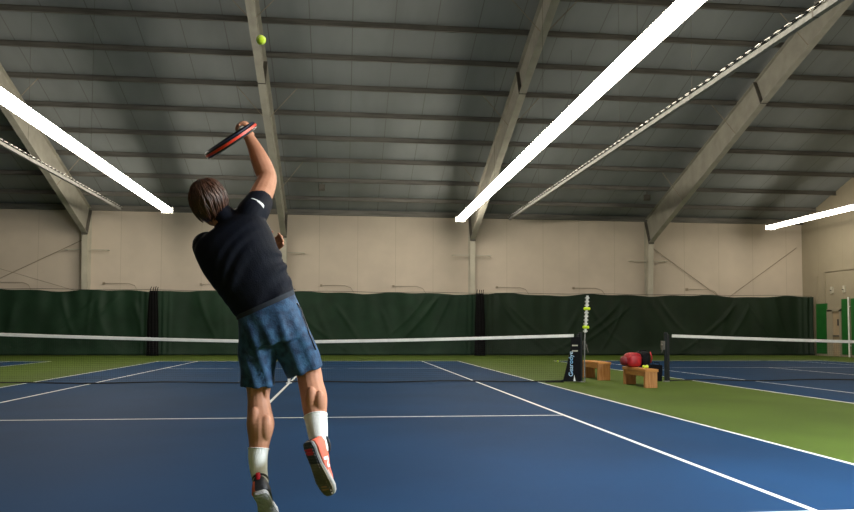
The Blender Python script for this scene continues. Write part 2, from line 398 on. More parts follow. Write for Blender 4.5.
def rail(X, y0, y1, z, label):
    t = thing('divider_rail', label, 'rail', (X, y1, z), 'divider rails under the roof'); ln = y1-y0
    mb = MB(); mb.box((-.05, -ln, -.05), (.05, 0, .05)); mb.build('rail', 'galv', t)
    mb = MB(); st = .16; k = 0; y = 0
    while y > -ln:                                                # a chain of long links lying along the rail
        q = (0, PI/2)[k % 2]; a = Vector((math.cos(q), 0, math.sin(q)))*.020
        c = Vector((-.075 if X > 0 else .075, y-.09, .085)); e = Vector((0, .065, 0))
        mb.tube([c+a-e, c+a+e, c+e*1.35, c-a+e, c-a-e, c-e*1.35, c+a-e], .013, 5, False, k % 2); y -= st; k += 1
    ch = mb.build('chain', ['chain', 'black'], t); ch['kind'] = 'stuff'
    mb = MB(); i = 0
    for j in range(int(ln//4.4)):
        yy = -.8-j*4.4; mb = MB(); mb.box((-.054, yy-.02, -.054), (.054, yy+.02, .10)); mb.tube([(0, yy, .10), (0, yy, zr(y1+yy)-z-.01)], .004, 5)
        mb.build('clamp', 'steeldark', t)
    return t
rail(8.83, -17.5, 17.9, 6.36, 'grey rail with bright chain hanging right of the middle strip light')
rail(-8.50, -17.5, 17.3, 6.36, 'grey rail with chain hanging left of the left strip light')

# small boxes under the roof
for px, py, lb in ((322, 187, 'small dark box hanging under the roof above the middle curtain, left of two'), (647, 197, 'small dark box hanging under the roof beside the knee of the fourth column')):
    d = fw+rt*((px-427)/FPX)-up*((py-256-SHP)/FPX)
    tt = (7.26+SL*18.1-.26-CAM.z-SL*CAM.y)/(d.z+SL*d.y); p = CAM+d*tt
    t = thing('junction_box', lb, 'electrical box', p, 'boxes under the roof')
    mb = MB(); mb.box((-.13, -.1, -.16), (.13, .1, .10)); mb.build('case', 'steeldark', t, bevel=.01)
    mb = MB(); mb.tube([(0, 0, .1), (0, 0, zr(p.y)-p.z-.005)], .02, 6); mb.build('stem', 'steeldark', t)

# ------------------------------------------------------------------ right wall: pads, door, pole
def wbox(y0, y1, z0, z1, d, m, name, label=None, cat=None, parent=None, bevel=.008, grp=None, off=0):
    mb = MB(); mb.box((WX-d-off, y0, z0), (WX-off, y1, z1)); o = mb.build(name, m, parent, bevel=bevel)
    if label: tag(o, label, cat, grp)
    return o
wbox(17.36, 18.16, .10, 2.52, .06, 'greenpanel', 'wall_pad', 'bright green wall pad between the dark curtain and beige door', 'wall pad', grp='green wall pads')
wbox(15.78, 16.28, .10, 2.68, .06, 'greenpanel', 'wall_pad', 'narrow bright green wall pad between the beige door and white pole', 'wall pad', grp='green wall pads')
wbox(14.0, 15.62, .10, 2.68, .06, 'greenpanel', 'wall_pad', 'bright green wall pad beyond the white pole, cut by the photo edge', 'wall pad', grp='green wall pads')
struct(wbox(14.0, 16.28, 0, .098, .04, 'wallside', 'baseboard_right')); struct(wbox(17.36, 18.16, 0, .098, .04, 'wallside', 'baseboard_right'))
mb = MB(); mb.tube([(WX-.12, 15.7, 0), (WX-.12, 15.7, 2.75)], .035, 8); mb.box((WX-.12, 15.68, 2.3), (WX, 15.72, 2.34)); mb.box((WX-.12, 15.68, .5), (WX, 15.72, .54))
tag(mb.build('pole', 'white'), 'slim white upright pole in front of the green pads on right wall', 'pole')
d = struct(wbox(16.42, 16.92, .01, 2.12, .03, 'door', 'door_1'))
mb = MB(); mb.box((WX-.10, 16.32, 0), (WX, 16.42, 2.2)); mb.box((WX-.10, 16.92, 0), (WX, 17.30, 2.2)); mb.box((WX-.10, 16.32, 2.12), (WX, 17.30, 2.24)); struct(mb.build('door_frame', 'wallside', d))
mb = MB(); mb.box((WX-.09, 16.46, .93), (WX-.03, 16.88, 1.0)); mb.build('push_bar', 'steeldark', d)
wbox(16.46, 16.60, 1.45, 1.75, .02, 'sign', 'door_sign', 'small dark plate on the beige door above its push bar', 'sign', off=.032, bevel=0)
mb = MB(); mb.box((WX-.05, 13.0, 4.02), (WX, 17.55, 4.10)); mb.box((WX-.05, 17.47, 2.55), (WX, 17.55, 4.02)); mb.box((WX-.05, 18.06, 2.6), (WX, 18.12, 3.9))
struct(mb.build('trim_1', 'wallside'))
for yy, lb in ((16.95, 'small grey wall box above the beige door, nearer the corner'), (16.08, 'small grey wall box above the narrow green pad')):
    t = wbox(yy-.07, yy+.07, 2.98, 3.3, .09, 'steel', 'wall_box', lb, 'electrical box', grp='wall boxes over the door')
    mb = MB(); mb.tube([(WX-.09, yy, 3.12), (WX-.14, yy, 3.12)], .03, 8); mb.build('knob', 'steeldark', t)

# ------------------------------------------------------------------ nets and posts
def net(cx, label, hw=6.36):
    t = thing('tennis_net', label, 'tennis net', (cx, 0, 0), 'tennis nets')
    top = lambda x: .914+.156*(abs(x)/hw)**1.35
    mb = MB(); r = .0009; N = int(2*hw/.045)
    for i in range(N+1):
        x = -hw+2*hw*i/N; mb.box((x-r, -r, .03), (x+r, r, top(x)-.04))
    for j in range(1, 21):
        f = j/21; K = 24
        for k in range(K):
            xa, xb = -hw+2*hw*k/K, -hw+2*hw*(k+1)/K
            za, zb = .03+f*(top(xa)-.07), .03+f*(top(xb)-.07)
            mb.add([(xa, -r, za-r), (xb, -r, zb-r), (xb, -r, zb+r), (xa, -r, za+r), (xa, r, za-r), (xb, r, zb-r), (xb, r, zb+r), (xa, r, za+r)],
                   [(0,1,2,3), (7,6,5,4), (3,2,6,7), (4,5,1,0)])
    mb.build('mesh', 'netcord', t)
    K = 48; mb = MB(); rs = []
    for k in range(K+1):
        x = -hw+.12+(2*hw-.24)*k/K; z = top(x); w = .012
        rs.append([(x, -w, z-.065), (x, w, z-.065), (x, w, z-.005), (x, 0, z), (x, -w, z-.005)])
    mb.rings(rs); mb.build('top_band', 'tape', t)
    mb = MB(); mb.tube([(-hw+2*hw*k/24, 0, .03+.012*math.sin(k*1.1)) for k in range(25)], .014, 6); mb.build('bottom_cord', 'netcord', t)
    for s in (-1, 1):
        mb = MB(); mb.box((s*hw-.05 if s > 0 else -hw, -.014, .03), (s*hw if s > 0 else -hw+.05, .014, 1.065)); mb.build('side_hem', 'netcord', t)
    mb = MB(); mb.box((-.027, -.02, 0), (.027, -.013, .925)); mb.box((-.027, .013, 0), (.027, .02, .925)); mb.box((-.027, -.02, .914), (.027, .02, .925)); mb.box((-.06, -.04, 0), (.06, .04, .02)); mb.build('centre_strap', 'tape', t)
    return t
net(0, 'black tennis net with white top band stretched behind the player')
net(14.65, 'black tennis net with white top band on the far right court', 6.24)
def post(X, s, label):
    t = thing('net_post', label, 'net post', (X, 0, 0), 'net posts')
    mb = MB(); mb.tube([(0, 0, 0), (0, 0, 1.09)], .04, 14); mb.tube([(0, 0, 1.09), (0, 0, 1.11)], [.045, .03], 14); mb.build('shaft', 'post', t, smooth=False)
    mb = MB(); mb.tube([(0, 0, 0), (0, 0, .025)], .075, 14); mb.build('collar', 'galv', t)
    mb = MB(); mb.box((-.04, -.03, .72), (.04, .03, .92), mtx=Matrix.Translation((s*.07, 0, 0))); mb.tube([(s*.1, -.02, .82), (s*.1, -.10, .82)], .022, 8); mb.tube([(s*.1, -.09, .82), (s*.14, -.1, .66)], .010, 6); mb.build('winch', 'steeldark', t)
    mb = MB(); mb.tube([(-s*.0, 0, 1.06), (-s*.06, 0, 1.055)], .012, 6); mb.build('cable', 'galv', t)
    return t
post(6.40, 1, 'dark net post at right end of the player net, wrapped by the black banner')
post(-6.40, -1, 'dark net post at left end of the player net, cut by the photo edge')
post(8.38, -1, 'dark net post with winch at left end of the right court net')
post(20.92, 1, 'dark net post at the far right end of the right court net')

# banner sleeve with vertical lettering, on the near side of the right post
ban = thing('net_banner', 'black net end banner with blue and white vertical lettering beside the benches', 'banner', (6.2, -.06, 0))
mb = MB(); sec = lambda y: [(-.23, y, .02), (.17, y, .02), (.17, y, 1.0), (-.04, y, 1.0), (-.05, y, .75), (-.13, y, .42)]
a, b = sec(-.035), sec(.0)
mb.add(a+b, [(0,1,2,3,4,5), (11,10,9,8,7,6)]+[(i, i+6, (i+1) % 6+6, (i+1) % 6) for i in range(6)])
mb.build('cloth', 'black', ban)
mb = MB(); mb.rings([[(x, y, z) for y, z in ((-.03, 0), (.03, 0), (.03, h), (-.03, h))] for x, h in ((-.62, .012), (-.34, .03), (-.22, .06))]); mb.build('hem_tail', 'black', ban)
mb = MB(); mb.add([(.0, -.036, .03), (.05, -.036, .03), (.02, -.036, .17)], [(0, 1, 2)]); mb.build('tag', 'logo', ban)
for z in (.80, .68):
    mb = MB(); mb.box((-.03, -.042, z), (.10, -.036, z+.03)); mb.build('strap', 'steel', ban)
def text(body, size, m, parent, mtx, ext=.001, name='lettering'):
    cu = bpy.data.curves.new(name, 'FONT'); cu.body = body; cu.size = size; cu.extrude = ext; cu.align_x = 'LEFT'
    o = bpy.data.objects.new(name, cu); COL.objects.link(o); bpy.context.view_layer.update()
    me = bpy.data.meshes.new_from_object(o.evaluated_get(bpy.context.evaluated_depsgraph_get())); bpy.data.objects.remove(o)
    me.transform(mtx); me.materials.clear(); return link(name, me, m, parent)
# reads upwards: text x -> world z, text y -> world -x
text('Gearodye', .138, 'textblue', ban, Matrix(((0, -1, 0, -.012), (0, 0, -1, -.037), (1, 0, 0, .13), (0, 0, 0, 1))))

# score keeper on the right post
sc_ = thing('score_keeper', 'pale notched score keeper pole with yellow markers on the right net post', 'score keeper', (6.45, -.11, 0))
mb = MB(); mb.tube([(.0, 0, 0), (.0, 0, .9), (.02, 0, 1.12)], .016, 8); mb.build('rod', 'galv', sc_)
mb = MB(); mb.tube([(.02, 0, 1.10), (.075, 0, 1.92)], .028, 10)
for i in range(10):
    f = (i+.4)/10; p = Vector((.02+.055*f, 0, 1.10+.82*f)); mb.tube([p-Vector((0, 0, .014)), p+Vector((0, 0, .014))], .050, 10)
mb.build('numbered_tube', 'white', sc_)
for z in (1.22, 1.63):
    x = .02+.055*(z-1.1)/.82; mb = MB()
    for s in (-1, 1): mb.ell((x+s*.043, -.02, z), ((.036, 0, 0), (0, .036, 0), (0, 0, .036)), 12, 8)
    mb.tube([(x, 0, z-.03), (x, 0, z+.03)], .054, 12); mb.build('marker', 'felt', sc_, smooth=True)

# ------------------------------------------------------------------ benches and what lies on them
def bench(X, y0, y1, label, w=.31, h=.42):
    t = thing('bench', label, 'bench', (X, y0, 0), 'wooden benches by the net'); ln = y1-y0
    mb = MB(); mb.box((-w/2, 0, h-.055), (w/2, ln, h)); mb.build('seat', 'wood', t, bevel=.006)
    for y in (.03, ln-.12):
        mb = MB(); mb.box((-w/2+.012, y, 0), (w/2-.012, y+.09, h-.055)); mb.build('leg', 'woodend', t, bevel=.005)
    mb = MB(); mb.box((-w/2+.03, .12, h-.15), (-w/2+.055, ln-.12, h-.055)); mb.build('apron', 'wood', t); return t
bench(7.265, -1.84, -.58, 'short wooden bench carrying the red and black bag', .275, .375)
bench(7.13, .50, 1.70, 'short empty wooden bench just right of the net banner')

bag = thing('tennis_bag', 'red and black tennis bag lying on the nearer wooden bench', 'bag', (7.28, -.93, .375))
def blob(c, r, e=2.6, n=20, m=12):
    mb = MB(); rs = []
    for i in range(m+1):
        t = -PI/2+PI*i/m; t = max(-1.5, min(1.5, t)); cz = math.copysign(abs(math.sin(t))**(2/e), t); cr = math.cos(t)**(2/e)
        rs.append([(c[0]+r[0]*cr*math.copysign(abs(math.cos(a))**(2/e), math.cos(a)), c[1]+r[1]*cr*math.copysign(abs(math.sin(a))**(2/e), math.sin(a)), c[2]+r[2]*cz) for a in [2*PI*k/n for k in range(n)]])
    mb.rings(rs); return mb
blob((.17, .02, .17), (.115, .24, .17), 3.5).build('body', 'black', bag, True)
blob((-.06, -.02, .155), (.16, .20, .155), 3.3).build('front_pocket', 'red', bag, True)
blob((-.23, .02, .13), (.07, .15, .10), 2.3).build('side_pocket', 'reddark', bag, True)
mb = MB(); mb.tube([(.27, -.18, .10), (.285, -.2, .22), (.26, -.18, .33)], .016, 8); mb.build('piping', 'red', bag, True)
mb = MB(); mb.tube([(.08, -.05, .33), (.11, -.05, .355), (.21, -.05, .355), (.25, -.05, .32)], .012, 8); mb.build('handle', 'black', bag, True)
mb = MB(); mb.tube([(-.2+.03*i, -.205+.02*abs(i-5)/5, .18+.1*math.sin(i/10*PI)) for i in range(11)], .006, 6); mb.build('zip', 'reddark', bag, True)

tot = thing('tote_bag', 'black open box bag on the floor against the right court net post', 'bag', (8.22, .33, 0))
mb = MB(); w, dd, h = .14, .19, .37
rs = [[(sx*w*k, sy*dd*k, z) for sx, sy in ((-1,-1), (1,-1), (1,1), (-1,1))] for k, z in ((.92, 0), (1, .18), (1.0, h), (.93, h), (.9, .05))]
mb.rings(rs); mb.build('body', 'black', tot, bevel=.01)
for s in (-1, 1):
    mb = MB(); mb.tube([(-.07, s*.185, .34), (-.06, s*.19, .42), (.06, s*.19, .42), (.07, s*.185, .34)], .010, 6); mb.build('handle', 'black', tot)

def ball(p, label, r=.0335, grp='tennis balls'):
    mb = MB(); mb.ell((0, 0, 0), ((r, 0, 0), (0, r, 0), (0, 0, r)), 24, 16); o = mb.build('tennis_ball', 'felt', None, True, loc=p)
    pts = []
    for k in range(49):
        t = 2*PI*k/48; a, b = .44, .56
        q = Vector((a*math.sin(t)+b*math.sin(3*t)*.5, a*math.cos(t)-b*math.cos(3*t)*.5, .75*math.cos(2*t))); q.normalize(); pts.append(q*r*1.0)
    mb = MB(); mb.tube(pts, r*.045, 5, False); mb.build('seam', 'seamw', o, True)
    o.rotation_euler = (.9, .5, .3); tag(o, label, 'tennis ball', grp); return o
ball(at(261, 40, -11.0), 'yellow tennis ball in the air under the roof above the player')
ball((7.275, -1.42, .4095), 'yellow tennis ball on the end of the nearer bench, left of a touching pair')
ball((7.347, -1.40, .4095), 'yellow tennis ball on the end of the nearer bench, right of a touching pair')
p = at(557.8, 361.3, 8.0); g = CAM+(p-CAM)*((.034-CAM.z)/(p.z-CAM.z)); ball(g, 'tiny pale tennis ball lying on the green floor left of the banner')

# ------------------------------------------------------------------ the player
PY = -12.35
def W(px, py, dy=0): return at(px, py, PY+dy)
U = 1/192.
body = MB()
def chain(mb, pts, rad, n=14, ref=None, flat=1.0): mb.tube(pts, rad, n, True, 0, ref, flat, True)
def interp(pts, k=5):
    """Catmull-Rom through (point, radius)"""
    out = []
    for i in range(len(pts)-1):
        p0, p1, p2, p3 = pts[max(i-1, 0)], pts[i], pts[i+1], pts[min(i+2, len(pts)-1)]
        for j in range(k):
            t = j/k; t2, t3 = t*t, t*t*t
            f = lambda a, b, c, d: .5*((2*b)+(c-a)*t+(2*a-5*b+4*c-d)*t2+(3*b-3*c+d-a)*t3)
            out.append((Vector([f(p0[0][q], p1[0][q], p2[0][q], p3[0][q]) for q in range(3)]), f(p0[1], p1[1], p2[1], p3[1])))
    out.append((Vector(pts[-1][0]), pts[-1][1])); return out
def limb(mb, pts, n=16, ref=None, flat=1.0):
    q = interp(pts); chain(mb, [a for a, _ in q], [b for _, b in q], n, ref, flat)

# torso sections given by the two flanks
def sect(l, r, dy, th, grow=1.0):
    a, b = W(l[0], l[1], dy), W(r[0], r[1], dy); c = (a+b)/2; A = (b-a)/2*grow
    B = Vector((0, 1, .10)).normalized()*th*grow; return (c, A, B)
FL = [((239, 333), (303, 312), .02, .115), ((238, 318), (294, 292), .02, .108), ((225, 299), (288, 275), .02, .108), ((210, 281), (281, 256), .02, .115),
      ((199, 262), (273, 238), .02, .120), ((196, 248), (265, 222), .03, .115), ((201, 238), (257, 213), .035, .095), ((211, 231), (246, 211), .04, .07), ((217, 225), (236, 214), .045, .06)]
def smooth_secs(S_, k=3):
    P = [(tuple(a)+tuple(b)+(c, d), 0) for a, b, c, d in S_]; out = []
    for i in range(len(P)-1):
        for j in range(k):
            t = j/k; p0, p1, p2, p3 = P[max(i-1, 0)][0], P[i][0], P[i+1][0], P[min(i+2, len(P)-1)][0]
            v = [.5*((2*b)+(c-a)*t+(2*a-5*b+4*c-d)*t*t+(3*b-3*c+d-a)*t**3) for a, b, c, d in zip(p0, p1, p2, p3)]
            out.append(((v[0], v[1]), (v[2], v[3]), v[4], v[5]))
    out.append(S_[-1]); return out
SF = smooth_secs(FL)
body.secs([sect(a, b, c, d, .90) for a, b, c, d in SF], 28, 2.3)
# legs
kneeL, ankL = W(259, 391, .07), W(259, 476, -.01)
kneeR, ankR = W(309, 376, .10), W(319.5, 447, -.06)
LEGL = [(W(256, 338, .02), .088), (W(257, 362, .05), .080), (W(258.5, 385, .075), .065), (W(258.5, 398, .07), .0565), (W(259.5, 411, .05), .062), (W(260.5, 425, .025), .0705), (W(259.5, 441, .02), .055), (W(258.4, 458, .005), .043), (W(260.0, 476, -.01), .036)]
LEGR = [(W(286, 329, .02), .090), (W(297, 350, .06), .082), (W(308, 370, .10), .068), (W(311, 384, .085), .0655), (W(314, 397, .05), .068), (W(315, 410, .02), .062), (W(317, 425, -.02), .048), (W(319, 438, -.05), .041), (W(321, 449, -.07), .038)]
limb(body, LEGL); limb(body, LEGR)
for cx, cy, dy, rx, rz in ((254.5, 423, -.005, .034, .080), (265.8, 428, -.013, .035, .068), (311, 400, -.006, .033, .070), (319.5, 403, -.010, .033, .066)):
    body.ell(W(cx, cy, dy), ((rx, 0, 0), (0, .034, 0), (0, -.004, rz)), 14, 10)
for cx, cy, dy in ((251.5, 391, .035), (265.5, 391, .035), (302.5, 375, .06), (314.5, 373, .06)):
    body.ell(W(cx, cy, dy), ((.014, 0, 0), (0, .018, 0), (0, -.01, .055)), 10, 8)
# feet inside the shoes are built with the shoes' axes
def frame_from(t, d):
    t = Vector(t).normalized(); d = Vector(d); d = (d-t*d.dot(t)).normalized(); u = -d; x = t.cross(u)     # x: to the right when looking along the toe
    return x, t, u
FOOT = {'L': (W(262.0, 487, -.01), frame_from((.15, .77, -.62), (.16, -.62, -.77))), 'R': (W(322.5, 451, -.075), frame_from((.36, .02, -.93), (-.66, -.75, -.2)))}
for k, (p, (x, t, u)) in FOOT.items():
    body.secs([(p-t*.03-u*.045, x*.028, u*.03), (p+t*.03-u*.05, x*.033, u*.030), (p+t*.12-u*.058, x*.040, u*.022), (p+t*.18-u*.062, x*.034, u*.015)], 14, 2.2)
    body.ell(p-u*.02, (x*.037, t*.04, u*.045), 12, 8)
# right arm
shR = W(250, 217, .03); elR = W(268.5, 179, .22); wrR = W(249.5, 138, .28); haR = W(243.5, 128, .28)
limb(body, [(shR, .064), (W(257, 203, .10), .062), (W(263, 191, .165), .061), (W(267, 179, .22), .053), (W(263.8, 169, .235), .054), (W(259.5, 159, .25), .050), (W(254.2, 147, .268), .038), (wrR, .030)])
# left arm folded in front of the chest
shL = W(207, 246, .05); elL = W(224, 286, .30); wrL = W(264, 252, .27); haL = W(272, 247, .25)
limb(body, [(shL, .066), (W(212, 262, .16), .052), (elL, .044), (W(238, 275, .30), .046), (W(258, 258, .28), .036), (wrL, .027)])
# neck and head
hc = W(210, 203, .075)
hu = Vector((-.27, -.20, .94)).normalized(); hf = Vector((-.05, .95, .28)); hf = (hf-hu*hf.dot(hu)).normalized(); hr = hf.cross(hu)
def HL(a, b, c): return hc+hr*a+hf*b+hu*c
limb(body, [(W(228, 224, .05), .072), (W(221, 216, .06), .060), (HL(0, -.012, -.06), .058), (HL(0, 0, 0), .055)])
body.ell(HL(0, -.008, .022), (hr*.074, hf*.094, hu*.098), 24, 16)
body.ell(HL(0, .032, -.055), (hr*.056, hf*.062, hu*.066), 20, 12)
body.ell(HL(0, .078, -.095), (hr*.026, hf*.020, hu*.022), 12, 8)                         # chin
body.tube([HL(0, .090, .012), HL(0, .104, -.015), HL(0, .110, -.032)], [.008, .011, .014], 10, True, 0, None, 1, True)   # nose
for s in (-1, 1):
    body.ell(HL(s*.076, -.005, -.012), (hr*.012, hf*.022, hu*.033), 12, 10)               # ears
    body.ell(HL(s*.030, .085, .025), (hr*.024, hf*.010, hu*.008), 10, 6)                  # brow

# hands
RA = (W(231, 140.2, -.20)-haR).normalized()                                              # racket axis, hand towards head
def perp(a, v): v = Vector(v); return (v-a*v.dot(a)).normalized()
pw = perp(RA, wrR-haR); pq = RA.cross(pw)
def arc(c, rad, a0, a1, k=7): return [c+(pw*math.cos(a0+(a1-a0)*i/(k-1))+pq*math.sin(a0+(a1-a0)*i/(k-1)))*rad for i in range(k)]
body.secs([(wrR, pq*.030, RA*.022), (haR+pw*.058, pq*.034, RA*.036), (haR+pw*.034, pq*.030, RA*.042), (haR+pw*.022, pq*.022, RA*.040)], 14, 2.4)
for i, (off, ln, r) in enumerate(((.036, 4.3, .0105), (.013, 4.7, .0108), (-.010, 4.5, .0102), (-.031, 3.9, .0090))):
    c = haR+RA*off; body.tube(arc(c, .029, -.7, -.7-ln if False else -.7+ln, 8), [r*1.15, r*1.1, r, r*1.05, r, r*.95, r*.9, r*.8], 8, True, 0, None, 1, True)
body.tube([haR+pw*.030-pq*.020+RA*.02]+[p+RA*.055*(i/4) for i, p in enumerate(arc(haR+RA*.022, .029, -1.2, -3.2, 5))], [.016, .0135, .012, .0115, .0105, .009], 8, True, 0, None, 1, True)
# relaxed left hand: palm, four bent fingers, thumb leaving the side
ld = (haL-wrL).normalized(); ln_ = perp(ld, (0, -1, .2)); lx = ld.cross(ln_)
body.secs([(wrL, lx*.026, ln_*.020), (wrL+ld*.035, lx*.036, ln_*.017), (wrL+ld*.075, lx*.041, ln_*.014), (wrL+ld*.092, lx*.038, ln_*.011)], 14, 2.4)
for off, ln, r in ((-.030, .070, .0088), (-.010, .080, .0092), (.010, .076, .0090), (.029, .062, .0080)):
    b0 = wrL+ld*.085+lx*off; b1 = b0+ld*ln*.45+ln_*ln*.10; b2 = b1+ld*ln*.28+ln_*ln*.25; b3 = b2+ld*ln*.10+ln_*ln*.26
    body.tube([b0, b1, b2, b3], [r*1.1, r, r*.95, r*.8], 8, True, 0, None, 1, True)
b0 = wrL+ld*.03-lx*.028; body.tube([b0, b0+ld*.03-lx*.025+ln_*.01, b0+ld*.055-lx*.034+ln_*.02, b0+ld*.078-lx*.034+ln_*.03], [.014, .012, .0105, .0085], 8, True, 0, None, 1, True)
me = baked(body, .0048, 3, .45)
person = link('person', me, 'skin', None, True)
tag(person, 'tennis player in black shirt and blue shorts seen from behind, leaping to serve', 'person')

# eyes and mouth (the face looks up and away)
for s in (-1, 1):
    mb = MB(); mb.ell(HL(s*.031, .0805, .006), (hr*.0125, hf*.0125, hu*.0125), 14, 10); e = mb.build('eye', 'eye', person, True)
    mb = MB(); mb.ell(HL(s*.031, .0915, .007), (hr*.0055, hf*.0025, hu*.0055), 10, 6); mb.build('iris', 'iris', e, True)
mb = MB(); mb.tube([HL(-.024, .088, -.066), HL(-.01, .0955, -.062), HL(.01, .0955, -.062), HL(.024, .088, -.066)], [.003, .006, .006, .003], 8, True); mb.build('mouth', 'lip', person, True)

# hair: a full cap with locks combed down from the crown
hair = MB(); hcn = HL(0, -.016, .022)
def hairpt(th, ph, k=1.0):
    return hcn+(hr*.090*math.sin(th)*math.cos(ph)+hf*.104*math.sin(th)*math.sin(ph)+hu*.103*math.cos(th)*(1.0 if th < PI/2 else 1.30))*k
rs = []
for i in range(15):
    f = i/14; r_ = []
    for k in range(40):
        ph = 2*PI*k/40; front = max(0, math.sin(ph)); lim = 2.62-1.5*front**.7
        r_.append(hairpt(.05+(lim-.05)*f, ph, 1.0+.02*noise.noise(Vector((math.cos(ph)*4, math.sin(ph)*4, f*2)))-.10*max(0, f-.75)))
    rs.append(r_)
hair.rings(rs, True)
rh = random.Random(4)
for i in range(420):
    ph = rh.uniform(0, 2*PI); front = max(0, math.sin(ph)); lim = (2.66-1.45*front**.7)+rh.uniform(-.28, .22)
    t0 = rh.uniform(.08, 1.5)*min(1, lim/2); t1 = min(lim, t0+rh.uniform(.6, 1.2)); tw = rh.uniform(-.25, .25)+.12
    lift = rh.uniform(.0, .06); pts = []; rr = []
    for j in range(7):
        f = j/6; th = t0+(t1-t0)*f
        pts.append(hairpt(th, ph+tw*f, 1.0+lift*math.sin(f*PI*.9)+.01+(.035*f*f if t1 > 2 else 0))); rr.append((.0085*(1-f*.75)*(.4+.6*min(1, f*4)))*rh.uniform(.8, 1.1))
    hair.tube(pts, rr, 5, True, 0, None, .6)
hair.build('hair', 'hair', person, True)

# shirt
sh = MB()
SH = [s for s in SF if True]
sh_secs = [sect(a, b, c, d, 1.04) for a, b, c, d in SF]
i0 = 3                                                           # the hem sits just above the waistband
c0, A0, B0 = sect((238, 316.5), (294.5, 290), .02, .118, 1.03)
sh.secs([(c0, A0, B0)]+sh_secs[i0+1:], 30, 2.3)
sq = interp([(shR-Vector((.03, 0, .06)), .070), (W(251, 215, .05), .082), (W(256, 207.5, .085), .077), (W(261, 199.8, .135), .069)]); sh.tube([a for a, _ in sq], [b for _, b in sq], 20)
limb(sh, [(W(231, 226, .045), .076), (W(224, 217.5, .055), .066), (W(221.5, 214.5, .06), .062)], 18)
limb(sh, [(shL, .078), (W(209, 253, .10), .074), (W(213, 264, .17), .068)], 18)
me = baked(sh, .0065, 5, .5)
for v in me.vertices:
    p = v.co; q = (p.x*.80-p.z*.60); r2 = (p.x*.60+p.z*.80)
    wv = noise.noise(Vector((q*5, r2*1.6, p.y*3)))
    m_ = min(1, max(0, (1.72-p.z)/.2))*min(1, max(.25, (p.x-.40)/.25))
    v.co += v.normal*(m_*(  .0046*math.sin(q*80+9*wv+3*math.sin(r2*9)))*(.4+abs(noise.noise(Vector((q*3, r2*3, 5))))*2)+.007*wv)
shirt = link('shirt', me, 'shirt', person, True)
# pale print on the right sleeve: a small wing made of three stripes, lying on the sleeve
dgs = bpy.context.evaluated_depsgraph_get(); dgs.update()
from mathutils.bvhtree import BVHTree
def print_on(me, polys, m, parent, name, src=CAM, lift=.0025, sub=4):
    tree = BVHTree.FromPolygons([v.co.copy() for v in me.vertices], [tuple(p.vertices) for p in me.polygons])
    mb = MB()
    for quad in polys:                                           # bilinear patch laid on the cloth
        a, b, c, d = [Vector(q) for q in quad]; vs = []; ok = True
        for i in range(sub+1):
            for j in range(sub+1):
                s, t = i/sub, j/sub; p = (a*(1-s)+b*s)*(1-t)+(d*(1-s)+c*s)*t
                h, nrm, _, _ = tree.find_nearest(p); vs.append(h+nrm*lift)
        mb.add(vs, [(i*(sub+1)+j, i*(sub+1)+j+1, (i+1)*(sub+1)+j+1, (i+1)*(sub+1)+j) for i in range(sub) for j in range(sub)])
    return mb.build(name, m, parent, True)
dz = .01
print_on(me, [(W(250.8, 199.2, dz), W(259.0, 203.8, dz), W(259.6, 202.3, dz), W(252.5, 198.2, dz)), (W(254, 200.8, dz), W(262.5, 206.5, dz), W(264.6, 204.2, dz), W(256.5, 200.2, dz)), (W(256, 203.2, dz), W(262.5, 208.8, dz), W(265.0, 205.0, dz), W(259, 201.0, dz))], 'logo', shirt, 'sleeve_logo')

# shorts
so = MB()
ss = [((237.5, 317), (293.5, 291.5), .02, .118), ((238, 328), (300, 306), .015, .128), ((239, 340), (306, 322), .01, .130), ((241, 350), (309, 334), .015, .120)]
so.secs([sect(a, b, c, d, 1.0) for a, b, c, d in smooth_secs(ss)], 30, 2.5)
def leg_secs(S_):
    return [(W(cx, cy, dy), (W(cx+hw, cy-hw*sl, dy)-W(cx, cy, dy)), Vector((0, 1, .05))*th) for cx, cy, hw, sl, dy, th in S_]
so.secs(leg_secs([(259, 338, 20, .2, .02, .115), (257.5, 356, 18.2, .1, .035, .112), (257.5, 372, 17.6, .03, .05, .110), (258, 386, 17.3, .02, .06, .108)]), 26, 2.4)
so.secs(leg_secs([(285, 328, 21, .3, .02, .120), (294, 344, 20, .33, .045, .118), (301, 358, 18.8, .35, .07, .114), (306, 371.5, 17.6, .36, .085, .110)]), 26, 2.4)
me = baked(so, .0060, 3, .5)
for v in me.vertices:
    p = v.co; wv = noise.noise(Vector((p.x*7, p.y*5, p.z*4))); w2 = noise.noise(Vector((p.x*16+3, p.y*12, p.z*6)))
    lo = min(1, max(.2, (1.28-p.z)/.2))
    v.co += v.normal*(lo*(.008*wv+.004*w2)+.005*lo*math.sin(p.x*70+p.z*28+3*wv)*(1 if p.z < 1.22 else .3))
shorts = link('shorts', me, 'shorts', person, True)
mb = MB(); mb.secs([sect((237, 319.5), (294.6, 294.2), .02, .124, 1.015), sect((237.2, 314.5), (293.2, 289.5), .02, .121, 1.015)], 36, 2.4, 0, False); mb.build('waistband', 'waist', shorts, True)
mb = MB(); mb.tube([W(297, 303, -.035), W(301, 309, -.03), W(304, 318, -.035), W(307, 325, -.03), W(309, 333, -.03), W(316, 350, -.01)], .0035, 6)
mb.build('side_seam', 'shoeblack', shorts, True)

